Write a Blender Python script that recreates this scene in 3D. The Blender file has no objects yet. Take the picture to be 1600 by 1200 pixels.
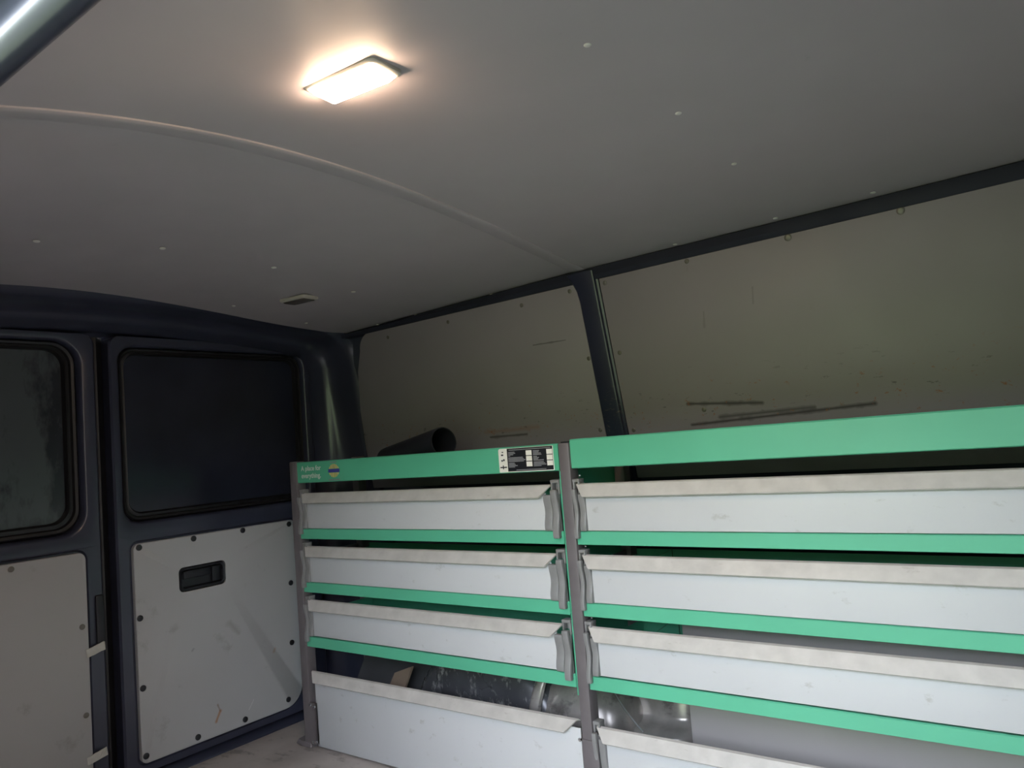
import bpy, bmesh, math, random
import numpy as np
from mathutils import Matrix, Vector
random.seed(7)

# ---------------------------------------------------------------- camera
EYE = 0.938                      # eye height above the load floor
F_PX = 1195.0
sc = bpy.context.scene
cam_d = bpy.data.cameras.new('camera')
cam = bpy.data.objects.new('camera', cam_d)
sc.collection.objects.link(cam)
sc.camera = cam
cam_d.sensor_fit = 'HORIZONTAL'
cam_d.sensor_width = 36.0
cam_d.lens = 36.0 * F_PX / 1600.0
cam_d.clip_start = 0.02
R = np.array([[0.79476657, -0.10746844, -0.59732456],
              [0.60174481, 0.01133846, 0.79860793],
              [-0.0790524, -0.99414384, 0.07368001]])
r_, u_, b_ = R[:, 0], -R[:, 1], -R[:, 2]
cam.matrix_world = Matrix(((r_[0], u_[0], b_[0], 0.0),
                           (r_[1], u_[1], b_[1], 0.0),
                           (r_[2], u_[2], b_[2], EYE),
                           (0, 0, 0, 1)))

# ---------------------------------------------------------------- sky, exposure
world = bpy.data.worlds.new('overcast_sky')
sc.world = world
world.use_nodes = True
bg = world.node_tree.nodes['Background']
sky = world.node_tree.nodes.new('ShaderNodeTexSky')
sky.sky_type = 'NISHITA'
sky.sun_disc = False
sky.sun_elevation = math.radians(38)
sky.sun_rotation = math.radians(-20)     # the sun stands behind the far side of the van
sky.air_density = 1.0
sky.dust_density = 4.0
sky.ozone_density = 1.0
hsv = world.node_tree.nodes.new('ShaderNodeHueSaturation')   # thin white haze over the blue
hsv.inputs['Saturation'].default_value = 0.35
world.node_tree.links.new(sky.outputs[0], hsv.inputs['Color'])
world.node_tree.links.new(hsv.outputs[0], bg.inputs['Color'])
bg.inputs['Strength'].default_value = 0.3
sc.view_settings.view_transform = 'Standard'
sc.view_settings.look = 'None'
sc.view_settings.gamma = 1.0
sc.view_settings.use_curve_mapping = False
sc.view_settings.exposure = 3.65

COL = sc.collection

# ---------------------------------------------------------------- materials
def new_mat(name):
    m = bpy.data.materials.new(name)
    m.use_nodes = True
    nt = m.node_tree
    return m, nt, nt.nodes['Principled BSDF']

def N(nt, kind, **kw):
    n = nt.nodes.new(kind)
    for k, v in kw.items():
        setattr(n, k, v)
    return n

def mix_col(nt, fac, a, b):
    n = N(nt, 'ShaderNodeMix', data_type='RGBA')
    for sock, v in ((n.inputs[0], fac), (n.inputs[6], a), (n.inputs[7], b)):
        if hasattr(v, 'links') or hasattr(v, 'is_linked'):
            nt.links.new(v, sock)
        else:
            sock.default_value = v if isinstance(v, float) else (v[0], v[1], v[2], 1)
    return n.outputs[2]

def math_n(nt, op, a, b=None, c=None, clamp=False):
    n = N(nt, 'ShaderNodeMath', operation=op, use_clamp=clamp)
    for i, v in enumerate((a, b, c)):
        if v is None:
            continue
        if isinstance(v, (int, float)):
            n.inputs[i].default_value = v
        else:
            nt.links.new(v, n.inputs[i])
    return n.outputs[0]

def coords(nt, scale=(1, 1, 1)):
    g = N(nt, 'ShaderNodeNewGeometry')
    mp = N(nt, 'ShaderNodeMapping')
    mp.inputs['Scale'].default_value = scale
    nt.links.new(g.outputs['Position'], mp.inputs['Vector'])
    return mp.outputs[0]

def noise(nt, vec, scale, detail=3.0, rough=0.5):
    n = N(nt, 'ShaderNodeTexNoise')
    n.inputs['Scale'].default_value = scale
    n.inputs['Detail'].default_value = detail
    n.inputs['Roughness'].default_value = rough
    nt.links.new(vec, n.inputs['Vector'])
    return n.outputs['Fac']

def ramp(nt, fac, lo, hi, vlo=0.0, vhi=1.0):
    n = N(nt, 'ShaderNodeMapRange', clamp=True)
    n.inputs['From Min'].default_value = lo
    n.inputs['From Max'].default_value = hi
    n.inputs['To Min'].default_value = vlo
    n.inputs['To Max'].default_value = vhi
    nt.links.new(fac, n.inputs['Value'])
    return n.outputs[0]

def bump(nt, bsdf, height, strength, dist=0.002):
    b = N(nt, 'ShaderNodeBump')
    b.inputs['Strength'].default_value = strength
    b.inputs['Distance'].default_value = dist
    nt.links.new(height, b.inputs['Height'])
    nt.links.new(b.outputs[0], bsdf.inputs['Normal'])

def surface(name, col, rough=0.5, metal=0.0, vary=0.08, vscale=6.0, dirt=None, dirt_amt=0.0,
            dirt_lo=0.62, dirt_scale=(18, 18, 18), bump_s=0.0, bump_scale=300.0, coat=0.0, spec=0.5,
            segs=(), marks=(), axis=0):
    """painted / laminated sheet: base colour with slow variation, dirt specks, named scratch segments"""
    m, nt, p = new_mat(name)
    v = coords(nt)
    n1 = noise(nt, v, vscale, 4.0)
    lo = tuple(c * (1 - vary) for c in col)
    hi = tuple(min(1, c * (1 + vary)) for c in col)
    c = mix_col(nt, ramp(nt, n1, 0.3, 0.7), lo, hi)
    if dirt:
        d = noise(nt, coords(nt, dirt_scale), 1.0, 5.0, 0.65)
        c = mix_col(nt, ramp(nt, d, dirt_lo, dirt_lo + 0.1, 0.0, dirt_amt), c, dirt)
    if segs or marks:
        g = N(nt, 'ShaderNodeNewGeometry')
        sep = N(nt, 'ShaderNodeSeparateXYZ')
        nt.links.new(g.outputs['Position'], sep.inputs[0])
        X, Z = sep.outputs[axis], sep.outputs[2]
        wob = noise(nt, coords(nt, (30, 30, 30)), 1.0, 2.0)
        for (x0, z0, x1, z1, w, colr, amt) in segs:     # distance to a line segment in the sheet's plane
            dx, dz = x1 - x0, z1 - z0
            L2 = dx * dx + dz * dz
            px = math_n(nt, 'SUBTRACT', X, x0)
            pz = math_n(nt, 'SUBTRACT', Z, z0)
            t = math_n(nt, 'ADD', math_n(nt, 'MULTIPLY', px, dx / L2), math_n(nt, 'MULTIPLY', pz, dz / L2), clamp=True)
            ex = math_n(nt, 'SUBTRACT', px, math_n(nt, 'MULTIPLY', t, dx))
            ez = math_n(nt, 'SUBTRACT', pz, math_n(nt, 'MULTIPLY', t, dz))
            d = math_n(nt, 'SQRT', math_n(nt, 'ADD', math_n(nt, 'MULTIPLY', ex, ex), math_n(nt, 'MULTIPLY', ez, ez)))
            d = math_n(nt, 'MULTIPLY', d, math_n(nt, 'MULTIPLY_ADD', wob, 2.4, 0.1))
            c = mix_col(nt, ramp(nt, d, 0.0, w, amt, 0.0), c, colr)
        for (zc, zh, sx, sz, lo_, colr, amt) in marks:   # flecks confined to a height band where loads rubbed
            fl = noise(nt, coords(nt, (sx, sx, sz)), 1.0, 4.0, 0.7)
            band = ramp(nt, math_n(nt, 'ABSOLUTE', math_n(nt, 'SUBTRACT', Z, zc)), 0.0, zh, 1.0, 0.0)
            fac = math_n(nt, 'MULTIPLY', ramp(nt, fl, lo_, lo_ + 0.06, 0.0, amt), band)
            c = mix_col(nt, fac, c, colr)
    nt.links.new(c, p.inputs['Base Color'])
    p.inputs['Roughness'].default_value = rough
    p.inputs['Metallic'].default_value = metal
    p.inputs['Specular IOR Level'].default_value = spec
    p.inputs['Coat Weight'].default_value = coat
    p.inputs['Coat Roughness'].default_value = 0.15
    rn = noise(nt, coords(nt), 9.0, 4.0)
    nt.links.new(ramp(nt, rn, 0.3, 0.7, rough * 0.88, min(1, rough * 1.12)), p.inputs['Roughness'])
    if bump_s:
        bump(nt, p, noise(nt, coords(nt), bump_scale, 2.0), bump_s, 0.001)
    return m

RUST = (0.30, 0.11, 0.04)
BLACKRUB = (0.025, 0.022, 0.022)
M = {}
M['ceiling'] = surface('grey_ceiling_board', (0.395, 0.362, 0.382), 0.55, vary=0.03, vscale=3, dirt=(0.2, 0.19, 0.18), dirt_amt=0.25, dirt_lo=0.70)
M['wall'] = surface('grey_wall_board', (0.275, 0.248, 0.268), 0.5, vary=0.05, vscale=3, dirt=(0.22, 0.2, 0.18), dirt_amt=0.3, dirt_lo=0.68,
    segs=[(-0.886, 1.001, -0.68, 0.985, 0.009, BLACKRUB, 0.85), (-0.884, 0.942, -0.41, 0.958, 0.009, BLACKRUB, 0.9),
          (-0.80, 0.957, -0.55, 0.962, 0.010, BLACKRUB, 0.7), (-1.36, 1.229, -1.24, 1.228, 0.0035, BLACKRUB, 0.7),
          (-0.66, 1.24, -0.655, 1.28, 0.005, BLACKRUB, 0.3), (-0.80, 1.20, -0.795, 1.24, 0.005, BLACKRUB, 0.25),
          (-1.62, 0.972, -1.40, 0.975, 0.014, RUST, 0.35), (-1.60, 0.955, -1.45, 0.955, 0.008, BLACKRUB, 0.8)],
    marks=[(0.98, 0.13, 45, 60, 0.625, RUST, 0.85), (0.99, 0.13, 25, 70, 0.635, BLACKRUB, 0.6)])
M['doorpanel'] = surface('grey_door_board', (0.42, 0.42, 0.43), 0.5, vary=0.04, vscale=3, dirt=(0.22, 0.2, 0.18), dirt_amt=0.35, dirt_lo=0.62, dirt_scale=(9, 9, 9), axis=1,
    segs=[(1.432, 0.098, 1.448, 0.128, 0.009, (0.35, 0.15, 0.04), 0.9), (1.448, 0.128, 1.440, 0.150, 0.006, (0.2, 0.12, 0.06), 0.7), (1.555, 0.098, 1.575, 0.125, 0.003, (0.7, 0.7, 0.7), 0.6),
          (1.665, 0.262, 1.670, 0.272, 0.007, (0.33, 0.2, 0.1), 0.6), (1.50, 0.40, 1.53, 0.36, 0.02, (0.2, 0.18, 0.15), 0.4), (1.36, 0.345, 1.365, 0.35, 0.008, (0.15, 0.15, 0.16), 0.5)])
M['paint'] = surface('blue_black_body_paint', (0.036, 0.040, 0.066), 0.32, vary=0.12, dirt=(0.10, 0.095, 0.09), dirt_amt=0.35, dirt_lo=0.68, dirt_scale=(40, 40, 40), coat=0.3)
M['pillar'] = surface('scuffed_dark_pillar_paint', (0.022, 0.025, 0.05), 0.32, vary=0.1, coat=0.3,
    marks=[(0.99, 0.12, 60, 130, 0.60, (0.16, 0.13, 0.1), 0.7)])
M['rail'] = surface('matte_navy_rail', (0.022, 0.024, 0.038), 0.65, vary=0.1, spec=0.25)
M['lowboard'] = surface('pale_lower_board', (0.43, 0.40, 0.39), 0.5, vary=0.05, vscale=3)
M['rubber'] = surface('black_rubber_seal', (0.010, 0.010, 0.012), 0.45, vary=0.1)
M['plastic'] = surface('black_plastic', (0.014, 0.015, 0.020), 0.4, vary=0.1)
M['glass'] = surface('dark_tinted_glass', (0.020, 0.023, 0.038), 0.2, vary=0.2, vscale=4, spec=0.5)
M['blurglass'] = surface('smudged_reflection_glass', (0.024, 0.028, 0.036), 0.22, vary=0.2, vscale=4, dirt=(0.11, 0.13, 0.135), dirt_amt=0.55, dirt_lo=0.46, dirt_scale=(3, 6.5, 3.2))  # pale blotches stand for dirt and blurred reflections painted into the pane colour
M['floor'] = surface('worn_plywood_floor', (0.52, 0.47, 0.44), 0.6, vary=0.2, vscale=5, dirt=(0.09, 0.075, 0.065), dirt_amt=0.5, dirt_lo=0.55, dirt_scale=(10, 16, 10), bump_s=0.2)
M['green'] = surface('green_powder_coat', (0.095, 0.43, 0.27), 0.42, vary=0.04, dirt=(0.03, 0.09, 0.06), dirt_amt=0.6, dirt_lo=0.74, dirt_scale=(60, 60, 60))
M['alu'] = surface('grey_aluminium_sheet', (0.535, 0.535, 0.555), 0.42, metal=0.0, vary=0.03, vscale=3, dirt=(0.27, 0.25, 0.22), dirt_amt=0.40, dirt_lo=0.63, dirt_scale=(24, 24, 36))
M['lip'] = surface('worn_aluminium_lip', (0.49, 0.46, 0.44), 0.45, vary=0.10, vscale=25, dirt=(0.22, 0.18, 0.14), dirt_amt=0.55, dirt_lo=0.66, dirt_scale=(25, 60, 60))
M['post'] = surface('warm_grey_post_paint', (0.132, 0.116, 0.123), 0.45, vary=0.10, vscale=20, dirt=(0.3, 0.28, 0.27), dirt_amt=0.3, dirt_lo=0.70, dirt_scale=(50, 50, 50))
M['latch'] = surface('grey_latch_plastic', (0.22, 0.215, 0.22), 0.4, vary=0.08, vscale=30)
M['metal'] = surface('grey_sheet_metal', (0.36, 0.33, 0.31), 0.25, metal=0.35, vary=0.3, vscale=12, dirt=(0.10, 0.09, 0.085), dirt_amt=0.6, dirt_lo=0.55, dirt_scale=(14, 14, 20))
M['arch'] = surface('scuffed_dark_wheel_arch', (0.085, 0.085, 0.095), 0.28, metal=0.25, vary=0.25, vscale=10, dirt=(0.42, 0.41, 0.40), dirt_amt=0.7, dirt_lo=0.56, dirt_scale=(45, 45, 22))
M['bolt'] = surface('bright_zinc_bolt', (0.75, 0.76, 0.8), 0.22, metal=1.0, vary=0.05)
M['rivet'] = surface('pale_rivet', (0.66, 0.66, 0.62), 0.4, vary=0.05)
M['wallscrew'] = surface('dull_grey_screw', (0.16, 0.15, 0.13), 0.4, metal=0.3, vary=0.1)
M['white'] = surface('white_sticker', (0.80, 0.77, 0.72), 0.45, vary=0.04)
M['ink'] = surface('black_sticker_print', (0.012, 0.013, 0.018), 0.35, vary=0.05)
M['greytext'] = surface('grey_small_print', (0.24, 0.24, 0.26), 0.45, vary=0.05)
M['paleprint'] = surface('pale_print', (0.62, 0.66, 0.62), 0.5, vary=0.05)
M['gold'] = surface('gold_print', (0.72, 0.46, 0.13), 0.5, vary=0.05)
M['blue'] = surface('blue_print', (0.06, 0.06, 0.32), 0.5, vary=0.05)
M['tape'] = surface('grey_adhesive_tape', (0.50, 0.50, 0.47), 0.4, vary=0.1, vscale=40)
M['card'] = surface('brown_cardboard', (0.20, 0.145, 0.105), 0.7, vary=0.15, vscale=15)
M['board'] = surface('dark_grey_board', (0.05, 0.05, 0.055), 0.5, vary=0.15, vscale=15)
M['ground'] = surface('grass_and_gravel', (0.040, 0.056, 0.026), 0.9, vary=0.3, vscale=1.5, dirt=(0.07, 0.065, 0.06), dirt_amt=0.6, dirt_lo=0.5, dirt_scale=(0.6, 0.6, 0.6))
M['hedge'] = surface('hedge_leaves', (0.042, 0.070, 0.028), 0.7, vary=0.4, vscale=6, bump_s=0.5, bump_scale=20)
M['shadewall'] = surface('shade_wall_render', (0.20, 0.18, 0.16), 0.8, vary=0.1)
M['vent'] = surface('unlit_lamp_lens', (0.10, 0.09, 0.08), 0.3, vary=0.1)
M['cream'] = surface('cream_plastic', (0.5, 0.48, 0.43), 0.4, vary=0.05)

lm, nt, p = new_mat('lit_warm_lens')
p.inputs['Base Color'].default_value = (0.9, 0.85, 0.75, 1)
p.inputs['Emission Color'].default_value = (1.0, 0.70, 0.47, 1)
p.inputs['Emission Strength'].default_value = 14.0
M['lens'] = lm

# ---------------------------------------------------------------- mesh helpers
class MB:
    def __init__(s):
        s.v, s.f = [], []
    def add(s, vs, fs):
        o = len(s.v)
        s.v += [tuple(map(float, q)) for q in vs]
        s.f += [tuple(i + o for i in f) for f in fs]
        return s
    def box(s, x0, x1, y0, y1, z0, z1):
        vs = [(x, y, z) for x in (x0, x1) for y in (y0, y1) for z in (z0, z1)]
        return s.add(vs, [(0, 1, 3, 2), (4, 6, 7, 5), (0, 4, 5, 1), (2, 3, 7, 6), (0, 2, 6, 4), (1, 5, 7, 3)])
    def loft(s, loops, closed=True, cap0=False, cap1=False):
        n = len(loops[0])
        vs = [q for l in loops for q in l]
        fs = []
        for i in range(len(loops) - 1):
            for j in range(n if closed else n - 1):
                k = (j + 1) % n
                fs.append((i * n + j, i * n + k, (i + 1) * n + k, (i + 1) * n + j))
        if cap0:
            fs.append(tuple(range(n - 1, -1, -1)))
        if cap1:
            fs.append(tuple((len(loops) - 1) * n + j for j in range(n)))
        return s.add(vs, fs)
    def disc(s, c, axis, r, h, n=14, dome=0.0):
        """short cylinder with a rounded top, axis a unit vector from the seat outwards"""
        a = Vector(axis).normalized()
        t = a.orthogonal().normalized()
        b = a.cross(t)
        c = Vector(c)
        def ring(rr, hh):
            return [c + a * hh + (t * math.cos(2 * math.pi * i / n) + b * math.sin(2 * math.pi * i / n)) * rr for i in range(n)]
        loops = [ring(r, 0), ring(r, h * 0.6), ring(r * 0.8, h * 0.92), ring(r * 0.35, h + dome)]
        return s.loft(loops, True, True, True)
    def build(s, name, mat, parent=None, smooth=False, bevel=0.0, seg=2, subd=0):
        me = bpy.data.meshes.new(name)
        me.from_pydata(s.v, [], s.f)
        bm = bmesh.new()
        bm.from_mesh(me)
        bmesh.ops.remove_doubles(bm, verts=bm.verts, dist=1e-6)
        bmesh.ops.recalc_face_normals(bm, faces=bm.faces)
        if bevel:
            es = [e for e in bm.edges if len(e.link_faces) == 2 and e.calc_face_angle(0) > 0.5]
            bmesh.ops.bevel(bm, geom=es, offset=bevel, segments=seg, profile=0.5, affect='EDGES', clamp_overlap=True)
        bm.to_mesh(me)
        bm.free()
        if smooth or bevel:
            for pl in me.polygons:
                pl.use_smooth = True
            try:
                me.set_sharp_from_angle(angle=math.radians(38))
            except Exception:
                pass
        me.materials.append(mat)
        o = bpy.data.objects.new(name, me)
        COL.objects.link(o)
        if parent:
            o.parent = parent
        return o

def tag(o, label, cat, group=None, kind=None):
    o['label'] = label
    o['category'] = cat
    if group:
        o['group'] = group
    if kind:
        o['kind'] = kind
    return o

def empty(name, loc=(0, 0, 0)):
    o = bpy.data.objects.new(name, None)
    o.empty_display_size = 0.05
    o.location = loc
    COL.objects.link(o)
    return o

def part(o, parent):
    """parent keeping world placement (meshes are written in world coordinates)"""
    o.parent = parent
    o.matrix_parent_inverse = Matrix.Translation(parent.location).inverted() if parent.parent is None else Matrix.Identity(4)
    return o

def rrect(y0, y1, z0, z1, r, n=6):
    """rounded rectangle loop in (y, z); r = one radius or (bl, br, tr, tl)"""
    rs = (r, r, r, r) if not isinstance(r, (tuple, list)) else r
    cs = [(y0 + rs[0], z0 + rs[0], math.pi, rs[0]), (y1 - rs[1], z0 + rs[1], 1.5 * math.pi, rs[1]),
          (y1 - rs[2], z1 - rs[2], 0.0, rs[2]), (y0 + rs[3], z1 - rs[3], 0.5 * math.pi, rs[3])]
    out = []
    for cy, cz, a0, rr in cs:
        for i in range(n + 1):
            a = a0 + 0.5 * math.pi * i / n
            out.append((cy + rr * math.cos(a), cz + rr * math.sin(a)))
    return out

def at_x(loop, x):
    return [(x, y, z) for y, z in loop]

# ---------------------------------------------------------------- the van body
Y_NEAR, Y_MID = 0.30, 1.115
X_REAR, X_FRONT = -2.40, 0.14
DOOR_X0, DOOR_X1 = -1.15, 0.015          # side door opening the photograph looks in through

def Yw(z):                               # inner face of the far wall leans in towards the roof
    return 1.915 + (1.385 - z) * 0.19 if z > 0.45 else 1.915 + (1.385 - 0.45) * 0.19

_by = [0.413, 0.591, 0.823, 1.137, 1.341, 1.589, 1.893]
_bz = [1.444, 1.486, 1.506, 1.500, 1.489, 1.470, 1.422]
_ry = [0.45, 0.778, 0.932, 1.107, 1.307, 1.535, 1.663, 1.803, 1.923]
_rz = [1.40, 1.437, 1.446, 1.446, 1.436, 1.414, 1.402, 1.393, 1.387]
PB = np.polyfit(_by, _bz, 3)
PR = np.polyfit(_ry, _rz, 3)
X_BOW = -1.15
def ceil_z(x, y):
    zb, zr = float(np.polyval(PB, y)), float(np.polyval(PR, y))
    if x > X_BOW:
        return zb + 0.014 * (x - X_BOW)
    t = (X_BOW - x) / (2.2 + X_BOW)
    return zb + (zr - zb) * t

# ground outside
g = MB().box(-30, 30, -30, 30, -0.65, -0.55).build('ground', M['ground'])
tag(g, 'rough green grass and gravel ground outside the van', 'ground', kind='structure')

# what stands opposite the open door: a tall hedge across the yard, and an unseen wall added to darken the rear doors
hv, hf = [], []
nx_, nz_ = 90, 10
for i in range(nx_ + 1):
    for j in range(nz_ + 1):
        t = j / nz_
        x = -22 + 44 * i / nx_
        w = 0.25 * math.sin(x * 1.7 + 2 * t) + 0.2 * math.sin(x * 4.1 + 5 * t) + 0.15 * random.uniform(-1, 1)
        hv.append((x, -9.0 - 0.9 * t ** 4 + w * 0.6, -0.56 + 3.9 * t * (1 + 0.03 * math.sin(x * 2.3))))
for i in range(nx_):
    for j in range(nz_):
        a = i * (nz_ + 1) + j
        hf.append((a, a + 1, a + nz_ + 2, a + nz_ + 1))
hb_ = MB().add(hv, hf)
hb_.box(-22, 22, -11.5, -9.9, -0.56, 3.3)
hd = hb_.build('hedge', M['hedge'], smooth=True)
tag(hd, 'tall green hedge across the yard from the open door', 'hedge', kind='structure')
hw = MB().box(3.6, 3.9, -2.8, 3.0, -0.56, 4.2).build('shade_wall', M['shadewall'])  # added out of view to block daylight from the front side
tag(hw, 'added unseen wall that keeps daylight off the rear doors', 'light blocker', kind='structure')

# floor
fl = MB().box(-2.40, 0.16, 0.26, 2.08, -0.03, 0.0).build('floor', M['floor'], bevel=0.003)
tag(fl, 'worn brown-grey plywood load floor of the van', 'floor', kind='structure')
sill = MB().loft([[(-2.47, y, -0.05), (-2.47, y, 0.012), (-2.40, y, 0.016), (-2.365, y, 0.004), (-2.365, y, -0.05)] for y in (0.26, 2.06)], True, True, True)
sl = sill.build('trim_5', M['paint'], bevel=0.003)
tag(sl, 'dark painted rear door sill below the door boards', 'sill', kind='structure')

# ceiling : two boards and the cover strip over the roof bow
ceil = empty('ceiling', (-1.1, 1.1, 1.45))
tag(ceil, 'crowned grey board roof lining with small pale rivets', 'ceiling', kind='structure')
def ceil_panel(x0, x1, nx, lift):
    xs = [x0 + (x1 - x0) * i / nx for i in range(nx + 1)]
    ys = [0.30 + (1.945 - 0.30) * j / 30 for j in range(31)]
    mb = MB()
    vs, fs = [], []
    for dz in (0.0, 0.02):
        for x in xs:
            for y in ys:
                vs.append((x, y, ceil_z(x, y) + dz + lift))
    ny = len(ys)
    off = len(xs) * ny
    for i in range(nx):
        for j in range(ny - 1):
            a = i * ny + j
            fs.append((a, a + 1, a + ny + 1, a + ny))
            fs.append((off + a, off + a + ny, off + a + ny + 1, off + a + 1))
    for i in range(nx):
        for j in (0, ny - 1):
            a = i * ny + j
            fs.append((a, a + ny, off + a + ny, off + a))
    for i in (0, nx):
        for j in range(ny - 1):
            a = i * ny + j
            fs.append((a, a + 1, off + a + 1, off + a))
    mb.add(vs, fs)
    return part(mb.build('ceiling_panel', M['ceiling'], smooth=True), ceil)
ceil_panel(0.16, -1.152, 10, 0.0)
ceil_panel(-1.148, -2.27, 10, 0.003)
loops = []
for j in range(41):
    y = 0.31 + (1.925 - 0.31) * j / 40
    pr = [(-1.130, 0.001), (-1.132, -0.0025), (-1.136, -0.0038), (-1.142, -0.0040), (-1.150, -0.0035), (-1.170, -0.0012), (-1.185, 0.0035)]
    loops.append([(x, y, ceil_z(x, y) + d) for x, d in pr] + [(-1.185, y, ceil_z(-1.185, y) + 0.012), (-1.130, y, ceil_z(-1.130, y) + 0.012)])
part(MB().loft(loops, True, True, True).build('cover_strip', M['ceiling'], smooth=True), ceil)

def ceil_at_px(px, py):                  # where the sight line through a photo point meets the lining
    d = R @ np.array([px - 800.0, py - 600.0, F_PX])
    z = 1.46
    for _ in range(12):
        s = (z - EYE) / d[2]
        z = ceil_z(d[0] * s, d[1] * s)
    return d[0] * s, d[1] * s, z
for px, py, rr in [(918, 70, .006), (1060, 177, .006), (1147, 256, .0055), (1364, 301, .006), (1212, 341, .006), (1055, 382, .006),
                   (57, 377, .007), (254, 388, .007), (428, 418, .007), (552, 456, .007), (365, 478, .006), (478, 505, .006), (590, 507, .006), (650, 492, .006), (768, 460, .006)]:
    x, y, z = ceil_at_px(px, py)
    part(MB().disc((x, y, z + 0.001), (0, 0, -1), rr, 0.003).build('rivet', M['rivet'], smooth=True), ceil)

# far wall : outer skin, upper boards, lower board
wall = empty('wall_far', (-1.1, 2.0, 0))
tag(wall, 'far side wall of the van lined with scuffed grey boards', 'wall', kind='structure')
zs = [-0.05, 0.2, 0.45, 0.7, 0.95, 1.2, 1.40, 1.50]
part(MB().loft([[(x, Yw(z) + 0.03, z) for z in zs] + [(x, Yw(z) + 0.09, z) for z in reversed(zs)] for x in (-2.46, 0.2)], True, True, True)
     .build('outer_skin', M['paint'], smooth=True), wall)
def wall_board(outline, name='wall_panel', t=0.006, mat='wall'):
    """board following the leaning wall; outline = [(x, z)]"""
    front = [(x, Yw(z), z) for x, z in outline]
    back = [(x, Yw(z) + t, z) for x, z in outline]
    mb = MB().loft([back, front], True, True, True)
    return part(mb.build(name, M[mat], bevel=0.0015), wall)
def arc(cx, cz, r, a0, a1, n=7):
    return [(cx + r * math.cos(math.radians(a0 + (a1 - a0) * i / n)), cz + r * math.sin(math.radians(a0 + (a1 - a0) * i / n))) for i in range(n + 1)]
def ztop(x): return 1.372 + 0.028 * (x + 2.2) / 2.2 * 1.0
rear_out = [(-1.158, 0.80), (-1.162, 1.1), (-1.166, 1.355)] + [(-1.176, ztop(-1.176) - 0.004), (-1.19, ztop(-1.19))] + \
           [(-1.5, ztop(-1.5)), (-1.8, ztop(-1.8))] + [(x, z) for x, z in arc(-2.065, ztop(-2.07) - 0.07, 0.07, 90, 172)] + [(-2.168, 1.24), (-2.198, 1.10), (-2.212, 0.95), (-2.215, 0.80)]
wall_board(rear_out)
wall_board([(-1.082, 0.80), (-1.087, 1.1), (-1.090, ztop(-1.09)), (-0.7, ztop(-0.7)), (-0.3, ztop(-0.3)), (0.12, ztop(0.12)), (0.12, 1.1), (0.12, 0.80)])
lowb = MB().box(-0.875, 0.13, 1.80, 1.808, 0.001, 0.60)
part(lowb.build('lower_panel', M['lowboard'], bevel=0.0015), wall)
part(MB().box(-0.86, 0.13, 1.808, 2.1, 0.55, 0.56).build('panel_ledge', M['paint']), wall)
for px, py in [(1407, 329), (1231, 371), (1073, 408), (945, 442), (890, 455), (920, 560), (968, 551), (815, 477), (700, 503), (606, 527), (990, 672), (938, 672), (1100, 640)]:
    d = R @ np.array([px - 800.0, py - 600.0, F_PX])
    z = 1.3
    for _ in range(12):
        s = Yw(z) / d[1]
        z = EYE + d[2] * s
    rr = 0.009 if px > 1200 else 0.0065
    part(MB().disc((d[0] * s, Yw(z) + 0.001, z), (0, -1, -0.19), rr, 0.003).build('wall_screw', M['wallscrew'], smooth=True), wall)

# cant rail trim along the roof edge, far side
loops = []
for i in range(25):
    x = -2.22 + (0.14 + 2.22) * i / 24
    zc = ceil_z(x, 1.925)
    zb = ztop(max(-2.2, x))
    zt = min(zc, zb + 0.036) + 0.004
    loops.append([(x, 1.922, zt), (x, 1.906, zt - 0.007), (x, 1.903, zb + 0.010), (x, 1.910, zb - 0.002), (x, 1.926, zb - 0.004), (x, 1.99, zb), (x, 1.99, zt + 0.05)])
o = MB().loft(loops, True, True, True).build('trim_1', M['rail'], smooth=True)
tag(o, 'dark painted rail running between roof lining and far wall boards', 'trim', kind='structure')

# body pillar between the two upper boards
loops = []
for z in [0.0, 0.5, 0.8, 0.95, 1.1, 1.25, 1.33, 1.36, 1.385, 1.41]:
    xl = -1.158 - 0.008 * (z - 0.8) / 0.6
    xr = -1.082 - 0.008 * (z - 0.8) / 0.6
    fl_ = max(0, (z - 1.33) / 0.08)
    xl -= 0.028 * fl_ ** 2
    y = Yw(z)
    loops.append([(xl - 0.002, y + 0.02, z), (xl, y - 0.002, z), (xl + 0.006, y - 0.010, z), (xr - 0.016, y - 0.013, z), (xr - 0.011, y - 0.011, z),
                  (xr - 0.008, y - 0.004, z), (xr - 0.002, y - 0.002, z), (xr, y + 0.02, z)])
o = MB().loft(loops, True, True, True).build('trim_2', M['pillar'], smooth=True)
tag(o, 'dark scuffed body pillar between the two far wall boards', 'pillar', kind='structure')

# rear opening frame: header and corner pillars swept as one
def open_top(y):
    return 1.372 - 0.050 * ((y - 1.10) / 0.8) ** 2
path = []
right = []
for z in (0.0, 0.3, 0.6, 0.9, 1.1, 1.2):
    right.append((1.912 - 0.02 * max(0, z - 0.6), z, 1.0, 0.0))
cy, rr = 1.90 - 0.085, 0.085
for i in range(9):
    a = math.radians(90 * i / 8)
    right.append((cy + rr * math.cos(a), open_top(cy) - rr + rr * math.sin(a), math.cos(a), math.sin(a)))
n_top = 24
top = []
for i in range(1, n_top):
    y = cy - (2 * (cy - 1.10)) * i / n_top
    top.append((y, open_top(y), 0.0, 1.0))
left = [(2.20 - y, z, -ny, nz) for (y, z, ny, nz) in reversed(right)]
path = right + top + left
prof = [(-0.01, -2.44), (0.0, -2.43), (0.0, -2.392), (0.006, -2.375), (0.016, -2.348), (0.022, -2.338), (0.030, -2.330), (0.040, -2.318), (0.052, -2.275), (0.057, -2.235), (0.062, -2.222), (0.074, -2.206), (0.084, -2.196), (0.16, -2.19), (0.17, -2.44)]
loops = []
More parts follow.
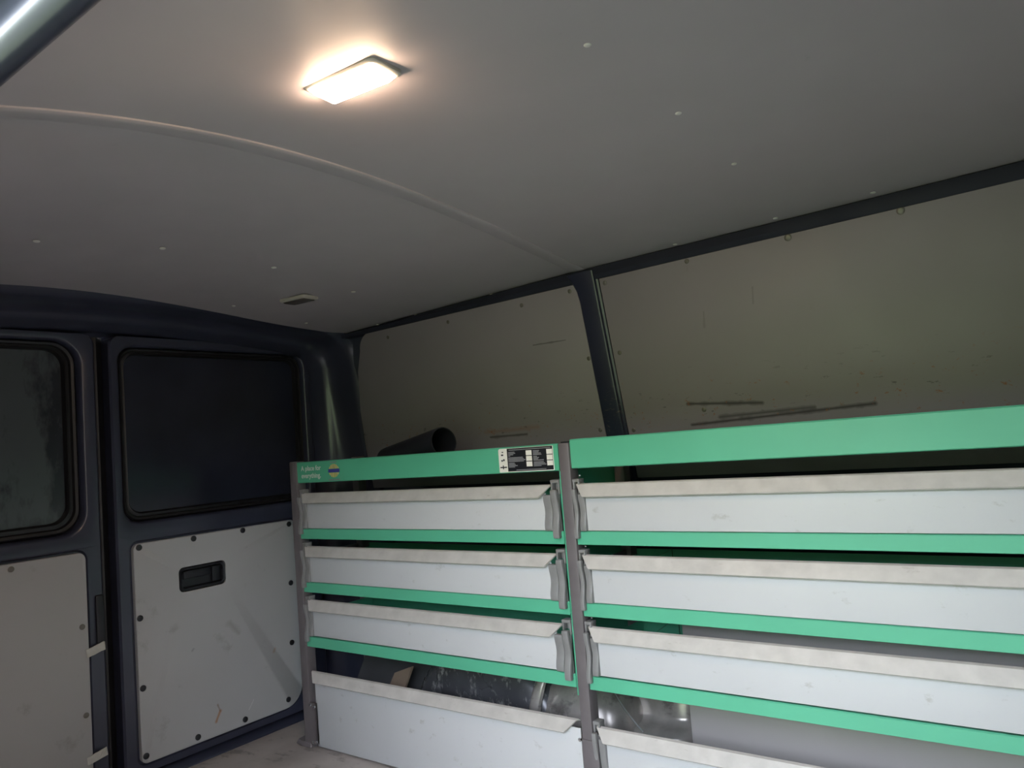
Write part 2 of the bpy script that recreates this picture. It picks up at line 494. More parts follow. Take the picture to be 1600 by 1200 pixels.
for (y, z, ny, nz) in path:
    l = []
    for o_, x in prof:
        lean = 0.055 * max(0.0, min(1.0, (1.25 - z) / 0.4)) * min(1.0, max(0, o_) / 0.06) * abs(ny)
        dx = -0.03 * abs(nz) if x > -2.30 else 0.0
        oo = o_ + lean
        l.append((x + dx * 0, y + ny * oo, z + nz * oo))
    loops.append(l)
o = MB().loft(loops, True, True, True).build('trim_3', M['paint'], smooth=True)
tag(o, 'dark painted rear door surround with rounded upper corners', 'frame', kind='structure')

# ---------------------------------------------------------------- rear doors
def push_pin(parent, y, z, r=0.0095, x=X_REAR + 0.012):
    return part(MB().disc((x, y, z), (1, 0, 0), r, 0.004).build('push_pin', M['plastic'], smooth=True), parent)

def rear_door(name, label, y0, y1, win, glass, panel, panel_r):
    d = empty(name, (X_REAR, (y0 + y1) / 2, 0.02))
    tag(d, label, 'door', kind='structure')
    xi, xo = X_REAR, X_REAR - 0.06
    z0, z1 = 0.022, 1.362
    # upper part : sheet-metal ring round the window with a rolled edge
    n = 8
    zsplit = win[2] - 0.03
    outer = rrect(y0, y1, zsplit, z1, (0.001, 0.001, 0.03, 0.03), n)
    w0 = rrect(win[0], win[1], win[2], win[3], win[4], n)
    def inset(k):
        a = k
        return rrect(win[0] + (glass[0] - win[0]) * a, win[1] + (glass[1] - win[1]) * a, win[2] + (glass[2] - win[2]) * a,
                     win[3] + (glass[3] - win[3]) * a, win[4] + (glass[4] - win[4]) * a, n)
    mb = MB().loft([at_x(outer, xo), at_x(outer, xi - 0.006), at_x([(y + (1 if y < (y0 + y1) / 2 else -1) * 0.006, z) for y, z in outer], xi),
                    at_x(w0, xi), at_x(inset(0.12), xi - 0.003), at_x(inset(0.22), xi - 0.012), at_x(inset(0.28), xi - 0.028), at_x(inset(0.3), xo)])
    part(mb.build('window_surround', M['paint'], smooth=True), d)
    gk = MB().loft([at_x(inset(0.26), xi - 0.034), at_x(inset(0.30), xi - 0.020), at_x(inset(0.42), xi - 0.014), at_x(inset(0.58), xi - 0.016), at_x(inset(0.66), xi - 0.024),
                    at_x(inset(0.78), xi - 0.024), at_x(inset(0.88), xi - 0.022), at_x(inset(1.0), xi - 0.030), at_x(inset(1.0), xi - 0.05)])
    part(gk.build('window_seal', M['rubber'], smooth=True), d)
    gl = MB().loft([at_x(inset(0.9), xi - 0.048), at_x(inset(0.9), xi - 0.036)], True, True, True)
    part(gl.build('window_pane', M['blurglass' if y1 < 1.12 else 'glass']), d)
    # lower part
    zt = zsplit
    lo = rrect(y0, y1, z0, zt, (0.02, 0.02, 0.001, 0.001), n)
    pn = rrect(panel[0] - 0.009, panel[1] + 0.009, panel[2] - 0.009, panel[3] + 0.009, [q + 0.009 for q in panel_r], n)
    pn2 = rrect(panel[0] - 0.004, panel[1] + 0.004, panel[2] - 0.004, panel[3] + 0.004, [q + 0.004 for q in panel_r], n)
    mb = MB().loft([at_x(lo, xo), at_x(lo, xi - 0.006), at_x([(y + (1 if y < (y0 + y1) / 2 else -1) * 0.006, z) for y, z in lo], xi),
                    at_x(pn, xi + 0.002), at_x(pn2, xi - 0.006)], True, False, True)
    part(mb.build('door_skin', M['paint'], smooth=True), d)
    return d, n

y_gap = 1.118
d2, n = rear_door('door_2', 'right-hand rear van door with pinned grey board and dark window', 1.140, 1.905,
                  (1.163, 1.878, 0.768, 1.338, 0.055), (1.198, 1.845, 0.806, 1.308, 0.04), (1.185, 1.780, 0.052, 0.712), (0.02, 0.075, 0.012, 0.02))
d1, n = rear_door('door_1', 'left-hand rear van door with taped grey board and dark window', 0.33, 1.098,
                  (0.37, 1.062, 0.755, 1.348, 0.075), (0.415, 1.014, 0.803, 1.312, 0.05), (0.42, 1.045, 0.052, 0.712), (0.02, 0.02, 0.022, 0.02))
# grey boards on the doors : the right one has a cut-out for the handle
def door_board(d, panel, radii, hole=None):
    nn = 8
    xi, xt = X_REAR - 0.004, X_REAR + 0.012
    out = rrect(*panel, radii, nn)
    i1 = rrect(panel[0] + .002, panel[1] - .002, panel[2] + .002, panel[3] - .002, radii, nn)
    if hole:
        h = rrect(*hole, 0.016, nn)
        mb = MB().loft([at_x(out, xi), at_x(out, xt - .002), at_x(i1, xt), at_x(h, xt), at_x(h, xi)])
    else:
        mb = MB().loft([at_x(out, xi), at_x(out, xt - .002), at_x(i1, xt)], True, True, True)
    return part(mb.build('door_board', M['doorpanel'], smooth=True), d)
HOLE = (1.327, 1.494, 0.535, 0.614)
door_board(d2, (1.185, 1.780, 0.052, 0.712), (0.02, 0.075, 0.012, 0.02), HOLE)
door_board(d1, (0.42, 1.045, 0.052, 0.712), (0.02, 0.02, 0.022, 0.02))
for y, z in [(1.202, .700), (1.383, .701), (1.566, .702), (1.758, .698), (1.752, .486), (1.742, .275), (1.714, .082), (1.538, .071), (1.366, .072), (1.197, .075), (1.196, .276), (1.196, .486)]:
    push_pin(d2, y, z)
for y, z in [(0.85, .697), (1.028, .50), (1.03, .25), (0.60, .697)]:
    part(MB().disc((X_REAR + 0.012, y, z), (1, 0, 0), 0.008, 0.002).build('push_pin', M['wallscrew'], smooth=True), d1)
# handle recess in the right door : dished cup, pull bar, side boss
xt = X_REAR + 0.012
cup = MB().loft([at_x(rrect(HOLE[0] + .001, HOLE[1] - .001, HOLE[2] + .001, HOLE[3] - .001, 0.015, 8), xt - 0.006),
                 at_x(rrect(HOLE[0] + .004, HOLE[1] - .004, HOLE[2] + .004, HOLE[3] - .004, 0.014, 8), xt + 0.001),
                 at_x(rrect(HOLE[0] + .010, HOLE[1] - .010, HOLE[2] + .010, HOLE[3] - .010, 0.012, 8), xt - 0.001),
                 at_x(rrect(HOLE[0] + .015, HOLE[1] - .015, HOLE[2] + .014, HOLE[3] - .014, 0.01, 8), xt - 0.013)], True, False, True)
handle = part(cup.build('handle_cup', M['plastic'], smooth=True), d2)
hb = MB().box(xt - 0.011, xt - 0.002, HOLE[0] + 0.018, HOLE[0] + 0.115, 0.575, 0.600).build('pull_bar', M['plastic'], bevel=0.003)
hb.parent = handle
hb2 = MB().box(xt - 0.011, xt - 0.0015, HOLE[0] + 0.118, HOLE[1] - 0.016, 0.551, 0.600).build('lock_boss', M['plastic'], bevel=0.003)
hb2.parent = handle
# seal strip in the gap between the doors
sp = MB().loft([[(X_REAR - 0.055, y_gap - 0.03, z), (X_REAR - 0.045, y_gap - 0.022, z), (X_REAR - 0.035, y_gap, z), (X_REAR - 0.045, y_gap + 0.02, z), (X_REAR - 0.055, y_gap + 0.026, z)] for z in (0.03, 0.7, 1.36)], True, True, True)
part(sp.build('gap_seal', M['rubber'], smooth=True), d1)
part(MB().box(X_REAR - 0.002, X_REAR + 0.010, 1.070, 1.094, 0.44, 0.58).build('latch_cover', M['plastic'], bevel=0.004), d1)
# outer skin so that the doors are closed from behind
part(MB().box(X_REAR - 0.075, X_REAR - 0.062, 0.30, 1.117, 0.0, 1.45).build('outer_skin', M['paint']), d1)
part(MB().box(X_REAR - 0.075, X_REAR - 0.062, 1.1175, 2.08, 0.0, 1.45).build('outer_skin', M['paint']), d2)

# tape on the left door
def tape(name, yc, zc, label, ang, ln, wd):
    nx = 7
    loops = []
    ca, sa = math.cos(ang), math.sin(ang)
    for k, xx in enumerate((X_REAR + 0.0125, X_REAR + 0.0135)):
        top_, bot_ = [], []
        for i in range(nx):
            u = (i / (nx - 1) - 0.5) * ln
            jag = (0.004 * random.random()) if i in (0, nx - 1) else 0.0015 * random.random()
            sk = 0.25 * wd
            for lst, v in ((top_, wd / 2 - jag), (bot_, -wd / 2 + jag)):
                uu = u + v * 0.55 + (0.006 * math.sin(9 * v / wd) if i in (0, nx - 1) else 0)
                lst.append((xx + 0.0025 * math.sin(i * 1.9) ** 2 * k, yc + ca * uu - sa * v, zc + sa * uu + ca * v))
        loops.append(bot_ + top_[::-1])
    o = MB().loft(loops, True, True, True).build(name, M['tape'])
    return tag(o, label, 'tape', 'strips of tape on the left door')
tape('tape_strip', 1.062, 0.427, 'torn grey tape strip higher up on the left door board edge', math.radians(14), 0.052, 0.026)
tape('tape_strip', 1.056, 0.127, 'torn grey tape strip near the bottom of the left door board edge', math.radians(12), 0.056, 0.024)

# ---------------------------------------------------------------- near side: rail over the door, wall pieces, bulkhead
prof = [(0.352, 1.425), (0.345, 1.400), (0.334, 1.379), (0.322, 1.360), (0.311, 1.345), (0.303, 1.338), (0.295, 1.335), (0.286, 1.337), (0.279, 1.343), (0.275, 1.352), (0.277, 1.366), (0.279, 1.40), (0.22, 1.40), (0.20, 1.43), (0.20, 1.50), (0.352, 1.50)]
o = MB().loft([[(x, y, z) for y, z in prof] for x in (-2.44, 0.2)], True, True, True).build('trim_4', M['paint'], smooth=True)
tag(o, 'rounded dark roof rail above the open side door', 'rail', kind='structure')
wn = empty('wall_near', (-1.7, 0.28, 0))
tag(wn, 'near side wall of the van around the open side door', 'wall', kind='structure')
part(MB().box(-2.46, DOOR_X0, 0.22, 0.29, -0.05, 1.42).build('rear_quarter', M['paint'], bevel=0.01), wn)
part(MB().box(-2.36, DOOR_X0 - 0.08, 0.291, 0.297, 0.05, 1.30).build('wall_panel', M['wall'], bevel=0.0015), wn)
part(MB().box(DOOR_X1, 0.2, 0.10, 0.29, -0.05, 1.42).build('door_pillar', M['paint'], bevel=0.01), wn)
bk = MB().box(0.14, 0.16, 0.24, 2.08, -0.05, 1.50).build('wall_front', M['paint'])
tag(bk, 'dark bulkhead wall behind the van cab', 'wall', kind='structure')
rf = MB().box(-2.48, 0.2, 0.20, 2.08, 1.535, 1.56).build('roof', M['paint'])
tag(rf, 'dark painted outer roof skin of the van', 'roof', kind='structure')

# ---------------------------------------------------------------- wheel arch and body metal behind the rack
wa = empty('wheel_arch', (-1.35, 1.85, 0))
tag(wa, 'dark scuffed wheel arch hump behind the lowest rack opening', 'wheel arch', kind='structure')
loops = []
cx, RX, RZ = -1.52, 0.30, 0.325
def arch_ring(sc_, y, dz=0.0):
    return [(cx + RX * sc_ * math.copysign(abs(math.cos(a)) ** 0.75, math.cos(a)), y, max(0.0, RZ * sc_ * math.sin(a) ** 0.8) + dz) for a in [math.pi * i / 28 for i in range(29)]]
loops = [arch_ring(0.80, 1.745), arch_ring(0.90, 1.750), arch_ring(0.96, 1.768), arch_ring(0.99, 1.80), arch_ring(1.0, 1.86), arch_ring(1.0, 2.12)]
part(MB().loft(loops, False, True, False).build('arch_shell', M['arch'], smooth=True), wa)
for xr in (-1.335,):
    rib = []
    for i in range(13):
        a = i / 12
        y = 1.738 + 0.10 * a ** 2.2
        z = 0.05 + 0.27 * math.sin(a * math.pi / 2)
        rib.append([(xr + 0.06 * a + 0.021 * math.cos(t), y + 0.016 * math.sin(t) - 0.004, z + 0.008 * math.cos(t)) for t in [2 * math.pi * k / 10 for k in range(10)]])
    part(MB().loft(rib, True, True, True).build('pressed_rib', M['metal'], smooth=True), wa)
# bulging metal tank-like fairing at the front end of the arch
bl = []
for i in range(15):
    a = math.pi * i / 14
    r = 0.165 * math.sin(a) ** 0.5 + 0.002
    x = -1.19 + 0.15 * -math.cos(a)
    bl.append([(x, 1.85 - r * math.cos(t) * 0.75, 0.12 + r * math.sin(t)) for t in [math.pi * (k / 14 * 1.3 - 0.15) for k in range(15)]])
part(MB().loft(bl, False).build('arch_fairing', M['metal'], smooth=True), wa)

bp = empty('inner_body_panel', (-0.95, 1.95, 0))
tag(bp, 'shiny bare inner body metal with a stepped ledge beside grey lower board', 'body panel', kind='structure')
def sweep_x(prof, xs, name, mat, parent, ydx=None):
    loops = [[(x, y + (ydx(x) if ydx else 0), z) for y, z in prof] for x in xs]
    return part(MB().loft(loops, True, True, True).build(name, M[mat], smooth=True), parent)
stepp = [(1.80, 0.0), (1.80, 0.135), (1.803, 0.150), (1.812, 0.160), (1.825, 0.164), (1.850, 0.166), (1.860, 0.172), (1.866, 0.185), (1.868, 0.225), (1.875, 0.240), (1.95, 0.25), (1.955, 0.36), (2.06, 0.36), (2.06, 0.0)]
sweep_x(stepp, [-1.07, -1.03, -0.99, -0.96, -0.935, -0.915, -0.902, -0.893, -0.888], 'stepped_sill', 'metal', bp, lambda x: 0.045 * max(0, (x + 0.935) / 0.047) ** 2.2)
hk = []
for i in range(9):
    a = math.pi * 0.9 * i / 8
    c_ = Vector((-1.005 + 0.022 - 0.022 * math.cos(a), 1.798, 0.10 + 0.028 * math.sin(a)))
    hk.append([(c_.x + 0.004 * math.cos(t), c_.y + 0.004 * math.sin(t), c_.z) for t in [2 * math.pi * k / 8 for k in range(8)]])
part(MB().loft(hk, True, True, True).build('hook', M['rubber'], smooth=True), bp)
fe = []
for i in range(8):
    t = i / 7
    fe.append([(-1.075 + 0.075 * t ** 1.6, 1.755 + 0.02 * t, 0.30 - 0.13 * t), (-1.072 + 0.075 * t ** 1.6, 1.7515 + 0.02 * t, 0.30 - 0.13 * t), (-1.0745 + 0.075 * t ** 1.6, 1.760 + 0.02 * t, 0.30 - 0.13 * t)])
part(MB().loft(fe, True, True, True).build('flange', M['alu'], smooth=True), bp)

# ---------------------------------------------------------------- the racks
YF = 1.615                               # front plane of shelves
YB = 1.905
LEVELS = [0.686, 0.512, 0.336]           # centre heights of the green shelf fronts
def ribbon(mb, prof, th, x0, x1):
    """wavy strip: prof = [(y, z)] extruded in x"""
    loops = []
    for x in (x0, x1):
        loops.append([(x, y, z) for y, z in prof] + [(x, y + th, z) for y, z in reversed(prof)])
    return mb.loft(loops, True, True, True)

def latch(flap, x_face, x_post, ztop_, zbot, rootloc):
    """grey plastic corner latch: grip strip by the face, lever beside the post, hook on top"""
    s = 1 if x_post > x_face else -1
    xm = x_face + (x_post - x_face) * 0.50
    h = ztop_ - zbot
    def wave(z0, z1, base, amp, n=18):
        out = []
        for i in range(n + 1):
            t = i / n
            out.append((base - amp * (0.5 + 0.5 * math.cos(2 * math.pi * (t * 1.05 + 0.02))) - 0.003 * math.sin(math.pi * t), z1 + (z0 - z1) * t))
        return out
    xg0, xg1 = sorted((x_face - s * 0.003, xm - s * 0.0015))
    xv0, xv1 = sorted((xm + s * 0.0012, x_post - s * 0.003))
    root = ribbon(MB(), wave(zbot + 0.001, ztop_ - 0.025, YF - 0.003, 0.009), 0.016, xg0, xg1).build('latch', M['latch'], bevel=0.003)
    root.parent = flap
    mb = ribbon(MB(), wave(zbot - 0.017, ztop_ - 0.012, YF - 0.007, 0.011), 0.014, xv0, xv1)
    mb.box(xv0, xv1, YF - 0.004, YF + 0.004, zbot - 0.012, ztop_ - 0.02)
    lv = mb.build('latch_lever', M['latch'], bevel=0.003)
    lv.parent = flap
    xa, xb = sorted((xm - s * 0.004, x_post - s * 0.001))
    mb = MB().box(xa, xb, YF - 0.004, YF + 0.022, ztop_ + 0.004, ztop_ + 0.012)
    mb.box(xa, xa + 0.005, YF - 0.003, YF + 0.021, ztop_ - 0.014, ztop_ + 0.006)
    mb.box(xb - 0.005, xb, YF - 0.003, YF + 0.021, ztop_ - 0.024, ztop_ + 0.006)
    mb.box(xa + 0.006, xb - 0.006, YF + 0.012, YF + 0.016, ztop_ - 0.014, ztop_ + 0.005)
    hkp = mb.build('latch_hook', M['latch'], bevel=0.0015)
    hkp.parent = flap
    return root

def flap(rack, xl, xr, ztop_, zbot, latches=(True, True), lowest=False):
    """drop-down aluminium front: sheet, folded lip with mitred ends, corner latches"""
    fx0 = xl + (0.034 if latches[0] else 0.012)
    fx1 = xr - (0.052 if latches[1] else 0.004)
    mb = MB()
    zl = ztop_ - 0.026
    mb.box(fx0, fx1, YF - 0.002, YF + 0.002, zbot + 0.0015, zl + 0.006)
    f = part(mb.build('flap', M['alu'], bevel=0.0008), rack)
    m0 = xl + (0.010 if latches[0] else -0.004)
    m1 = xr - (0.030 if latches[1] else 0.010)
    loops = []
    for x_t, x_b in ((m0, m0 + 0.026), (m1, m1 - 0.034)):
        loops.append([(x_t, YF + 0.012, ztop_ - 0.006), (x_t, YF + 0.004, ztop_ + 0.0005), (x_t + (x_b - x_t) * 0.12, YF - 0.003, ztop_ - 0.002),
                      (x_b, YF - 0.019, ztop_ - 0.030), (x_b, YF - 0.0165, ztop_ - 0.0325), (x_t + (x_b - x_t) * 0.2, YF + 0.0, ztop_ - 0.006)])
    lp = MB().loft(loops, True, True, True).build('flap_lip', M['lip'], smooth=True)
    lp.parent = f
    inv = f.matrix_parent_inverse
    kids = [lp]
    if latches[0]:
        latch(f, fx0, xl + 0.002, ztop_, zbot, rack)
    if latches[1]:
        latch(f, fx1, xr - 0.006, ztop_, zbot, rack)
    return f

def post(rack, x0, x1, y0, y1, z1, name='post'):
    w = x1 - x0
    mb = MB().box(x0, x1, y0, y1, 0.0, z1)
    return part(mb.build(name, M['post'], bevel=0.003), rack)

def shelf(rack, xl, xr, zc, back_h=0.085):
    zt, zb = zc + 0.0165, zc - 0.0165
    mb = MB()
    loops = []
    for x in (xl, xr):                   # folded sheet tray: front apron, floor, back upstand
        loops.append([(x, YF - 0.001, zt), (x, YF - 0.004, zt - 0.002), (x, YF - 0.004, zb + 0.001), (x, YF - 0.002, zb), (x, YF + 0.010, zb),
                      (x, YF + 0.010, zb + 0.002), (x, YF, zb + 0.003), (x, YF, zt - 0.004), (x, YB, zt - 0.004), (x, YB, zt + back_h), (x, YB + 0.002, zt + back_h), (x, YB + 0.002, zt - 0.006), (x, YF + 0.002, zt - 0.006), (x, YF + 0.002, zt)])
    mb.loft(loops, True, False, False)
    s = part(mb.build('shelf', M['green'], smooth=False), rack)
    for xe, dx in ((xl, 0.0015), (xr, -0.0015)):   # end cheeks
        c = MB().box(min(xe, xe + dx), max(xe, xe + dx), YF + 0.003, YB, zt - 0.004, zt + 0.07).build('end_cheek', M['green'])
        c.parent = s
    return s

def top_tray(rack, xl, xr, z0, z1):
    mb = MB()
    loops = []
    for x in (xl, xr):
        loops.append([(x, YF + 0.012, z1 - 0.010), (x, YF + 0.012, z1), (x, YF - 0.001, z1), (x, YF - 0.004, z1 - 0.003), (x, YF - 0.004, z0 + 0.002), (x, YF - 0.001, z0), (x, YB, z0), (x, YB, z1 - 0.02), (x, YB - 0.002, z1 - 0.02),
                      (x, YB - 0.002, z0 + 0.002), (x, YF + 0.001, z0 + 0.002), (x, YF + 0.001, z1 - 0.002), (x, YF + 0.010, z1 - 0.002), (x, YF + 0.010, z1 - 0.010)])
    mb.loft(loops, True, True, True)
    return part(mb.build('top_beam', M['green']), rack)

def bolt(rack, x, y, z, r=0.006):
    return part(MB().disc((x, y, z), (0, -1, 0), r, 0.005, n=6).build('bolt', M['bolt'], smooth=True), rack)

# left rack: shelves between its own end post and a green end plate against the middle post
XL0, XL1 = -2.126, -1.081
rl = empty('van_rack', (-1.60, 1.76, 0))
tag(rl, 'left bay of green and grey van shelving, nearest the rear doors', 'shelving', 'van shelving bays')
post(rl, -2.160, XL0, YF - 0.010, YF + 0.028, 0.925)
post(rl, -2.160, XL0, YB - 0.03, YB + 0.006, 0.925, 'rear_post')
for zz in (0.06, 0.336, 0.60, 0.88):
    part(MB().box(-2.154, -2.150, YF + 0.028, YB - 0.03, zz - 0.014, zz + 0.014).build('side_brace', M['post']), rl)
part(MB().box(XL1 - 0.0015, XL1 + 0.0015, YF + 0.001, YB, 0.30, 0.905).build('end_plate', M['green']), rl)
foot = MB().loft([[(-2.215, YF + 0.02, 0), (-2.205, YF - 0.012, 0), (-2.17, YF - 0.02, 0), (-2.12, YF - 0.018, 0), (-2.12, YF + 0.05, 0), (-2.20, YF + 0.06, 0)],
                  [(-2.205, YF + 0.02, 0.014), (-2.20, YF - 0.006, 0.014), (-2.168, YF - 0.013, 0.014), (-2.126, YF - 0.012, 0.014), (-2.126, YF + 0.04, 0.014), (-2.195, YF + 0.05, 0.014)]], True, True, True)
part(foot.build('foot', M['post'], bevel=0.003), rl)
tl = top_tray(rl, XL0 + 0.0, XL1 + 0.003, 0.853, 0.922)
for zc in LEVELS:
    shelf(rl, XL0, XL1, zc)
for zt_ in (0.819, 0.645, 0.471):
    flap(rl, XL0, XL1 + 0.004, zt_, zt_ - 0.1165)
flap(rl, XL0 + 0.012, XL1 + 0.004, 0.241, 0.003, latches=(False, False), lowest=True)
for z_, x_ in ((0.132, -2.098), (0.135, -2.118), (0.022, -2.098), (0.018, -2.115)):
    bolt(rl, x_, YF - 0.011, z_, 0.005)
part(MB().loft([[(-2.150, YF - 0.012, 0.004), (-2.096, YF - 0.012, 0.014)], [(-2.150, YF - 0.012, 0.142), (-2.096, YF - 0.012, 0.142)], [(-2.150, YF - 0.002, 0.142), (-2.096, YF - 0.002, 0.142)], [(-2.150, YF - 0.002, 0.004), (-2.096, YF - 0.002, 0.014)]], False).build('hinge_plate', M['post']), rl)
bolt(rl, XL1 - 0.002, YF - 0.003, 0.195, 0.005)

# right rack: owns the middle post
XR0, XR1 = -1.042, 0.06
rr_ = empty('van_rack', (-0.50, 1.76, 0))
tag(rr_, 'right bay of green and grey van shelving, from the middle post to the picture edge', 'shelving', 'van shelving bays')
post(rr_, -1.073, XR0, YF - 0.010, YF + 0.028, 0.922)
post(rr_, -1.073, XR0, YB - 0.03, YB + 0.006, 0.922, 'rear_post')
post(rr_, XR1, XR1 + 0.031, YF - 0.010, YF + 0.028, 0.922)
post(rr_, XR1, XR1 + 0.031, YB - 0.03, YB + 0.006, 0.922, 'rear_post')
part(MB().box(-1.068, -1.046, YF - 0.004, YF + 0.022, 0.922, 0.9255).build('post_cap', M['plastic'], bevel=0.001), rr_)
part(MB().box(-1.0725, -1.028, YF - 0.013, YF - 0.0101, 0.0, 0.20).build('foot_plate', M['post'], bevel=0.002), rr_)
for zz in (0.06, 0.60, 0.88):
    part(MB().box(-1.060, -1.056, YF + 0.028, YB - 0.03, zz - 0.014, zz + 0.014).build('side_brace', M['post']), rr_)
top_tray(rr_, XR0 + 0.001, XR1 - 0.001, 0.857, 0.930)
for zc in LEVELS:
    shelf(rr_, XR0 + 0.001, XR1 - 0.001, zc)
for zt_ in (0.819, 0.645, 0.471):
    flap(rr_, XR0 - 0.004, XR1, zt_, zt_ - 0.1165)
flap(rr_, XR0 - 0.004, XR1, 0.233, 0.003)
for z_ in (0.838, 0.664, 0.490):
    bolt(rr_, XR0 + 0.012, YF + 0.015, z_, 0.003)
for zc in LEVELS[1:]:
    for xd in (-0.93,):
        part(MB().loft([[(xd, YF + 0.03, zc + 0.014), (xd + 0.002, YF + 0.03, zc + 0.014)], [(xd, YB - 0.01, zc + 0.014), (xd + 0.002, YB - 0.01, zc + 0.014)],
                        [(xd, YB - 0.01, zc + 0.105), (xd + 0.002, YB - 0.01, zc + 0.105)], [(xd, YF + 0.06, zc + 0.085), (xd + 0.002, YF + 0.06, zc + 0.085)]], True).build('divider', M['board']), rr_)

# ---------------------------------------------------------------- print on the left rack's top beam
YP = YF - 0.0045
def lettering(txt, x, z, size, parent, mat, name='lettering', sx=1.0):
    cu = bpy.data.curves.new(name, 'FONT')
    cu.body = txt
    cu.size = size
    cu.extrude = 0.00015
    cu.offset = 0.0005
    tmp = bpy.data.objects.new(name, cu)
    COL.objects.link(tmp)
    bpy.context.view_layer.update()
    me = bpy.data.meshes.new_from_object(tmp.evaluated_get(bpy.context.evaluated_depsgraph_get()))
    bpy.data.objects.remove(tmp)
    me.transform(Matrix(((sx, 0, 0, x), (0, 0, -1, YP), (0, 1, 0, z), (0, 0, 0, 1))))
    me.materials.clear()
    me.materials.append(mat)
    o = bpy.data.objects.new(name, me)
    COL.objects.link(o)
    o.parent = parent
    return o
def print_box(parent, x0, x1, z0, z1, mat, name, lift=0.0003):
    o = MB().box(x0, x1, YP - lift, YP + 0.001, z0, z1).build(name, mat)
    o.parent = parent
    return o
lettering('A place for', -2.105, 0.893, 0.0225, tl, M['paleprint'], sx=1.0)
lettering('everything.', -2.105, 0.869, 0.0225, tl, M['paleprint'], sx=1.0)
# round emblem : gold globe segments crossed by a blue band
cx_, cz_, r0 = -1.940, 0.888, 0.0215
for k in range(6):
    xa, xb = -1 + k / 3 + 0.075, -1 + (k + 1) / 3 - 0.075
    for sgn in (1, -1):
        pts = []
        for i in range(5):
            u = xa + (xb - xa) * i / 4
            pts.append((cx_ + 1.15 * r0 * u, cz_ + sgn * r0 * math.sqrt(max(0.0, 1 - u * u))))
        lo_ = [(q[0], cz_ + sgn * r0 * 0.30) for q in pts]
        pts = [(q[0], cz_ + sgn * max(abs(q[1] - cz_), r0 * 0.34)) for q in pts]
        ring = lo_ + pts[::-1]
        o = MB().loft([[(x, YP - 0.0003, z) for x, z in ring], [(x, YP + 0.001, z) for x, z in ring]], True, True, True).build('emblem_segment', M['gold'])
        o.parent = tl
print_box(tl, cx_ - 0.027, cx_ + 0.027, cz_ - 0.0055, cz_ + 0.0055, M['blue'], 'emblem_band', 0.0005)
print_box(tl, cx_ - 0.016, cx_ + 0.014, cz_ + 0.0255, cz_ + 0.0285, M['greytext'], 'small_print')
print_box(tl, cx_ - 0.027, cx_ + 0.027, cz_ - 0.0305, cz_ - 0.0270, M['greytext'], 'small_print')
# information sticker
LX0, LX1, LZ0, LZ1 = -1.268, -1.092, 0.8555, 0.9185
loop = rrect(LX0, LX1, LZ0, LZ1, (0.002, 0.002, 0.002, 0.006), 4)
st = MB().loft([[(x, YP - 0.0003, z) for x, z in loop], [(x, YP + 0.001, z) for x, z in loop]], True, True, True).build('info_sticker', M['white'])
st.parent = tl
def sb(x0, x1, z0, z1, mat, lift=0.0006):          # fractions of the sticker
    o = MB().box(LX0 + (LX1 - LX0) * x0, LX0 + (LX1 - LX0) * x1, YP - lift, YP + 0.0005, LZ0 + (LZ1 - LZ0) * z0, LZ0 + (LZ1 - LZ0) * z1)
    return o
sticker_black = sb(0.165, 0.99, 0.03, 0.985, None).build('sticker_field', M['ink'])
sticker_black.parent = tl
mb_t, mb_i = MB(), MB()
for ci, (bx0, bx1, tx0, tx1) in enumerate(((0.515, 0.62, 0.185, 0.50), (0.885, 0.985, 0.645, 0.87))):
    for ri, zc in enumerate((0.76, 0.53, 0.30)):
        sb(bx0, bx1, zc - 0.095, zc + 0.105, None, 0.0009).build('sticker_box', M['white']).parent = tl
        lens = [(0.38, 0.42, 0.30, 0.12), (0.85, 0.9, 1.0, 0.9), (0.35, 0.40, 0.52, 0.36)][ri] if ci == 0 else [(0.5, 0.45, 0.62, 0.66), (0.3, 0.45, 0.38, 0.82), (0.8, 0.9, 1.0, 0.6)][ri]
        for k, L in enumerate(lens):
            zt_ = zc + 0.085 - k * 0.052
            q = sb(tx0, tx0 + (tx1 - tx0) * L, zt_ - 0.032, zt_, None, 0.0009); mb_t.add(q.v, q.f)
q = sb(0.20, 0.96, 0.905, 0.935, None, 0.0009); mb_t.add(q.v, q.f)
q = sb(0.32, 0.86, 0.065, 0.095, None, 0.0009); mb_t.add(q.v, q.f)
for (a, b, c, d) in ((0.065, 0.095, 0.83, 0.87), (0.05, 0.09, 0.70, 0.76), (0.05, 0.075, 0.46, 0.53), (0.085, 0.11, 0.48, 0.56), (0.02, 0.145, 0.19, 0.24), (0.07, 0.085, 0.14, 0.30)):
    q = sb(a, b, c, d, None, 0.0009); mb_i.add(q.v, q.f)
for mb_, nm, mt in ((mb_t, 'sticker_text', 'greytext'), (mb_i, 'sticker_icons', 'ink')):
    o = mb_.build(nm, M[mt]); o.parent = tl
bpy.context.view_layer.update()

# ---------------------------------------------------------------- black pipe lying in the top tray
def tube(name, a, b, r, th, mat, n=28):
    a, b = Vector(a), Vector(b)
    ax = (b - a).normalized()
    t = ax.cross(Vector((0, 0, 1))).normalized()
    u = t.cross(ax)
    def ring(c, rr):
        return [c + (t * math.cos(2 * math.pi * i / n) + u * math.sin(2 * math.pi * i / n)) * rr for i in range(n)]
    e = ax * 0.002
    return MB().loft([ring(a, r - th), ring(a, r), ring(b - e, r), ring(b, r - 0.001), ring(b, r - th), ring(a, r - th)], True).build(name, mat, smooth=True)
o = tube('drain_pipe', (-1.885, 1.80, 0.903), (-1.555, 1.715, 0.951), 0.046, 0.004, M['plastic'])
tag(o, 'short black open-ended pipe propped on top of the left rack', 'pipe')
bxp = MB().box(-1.66, -1.56, 1.68, 1.78, 0.8555, 0.887).build('cardboard_box', M['card'], bevel=0.002)
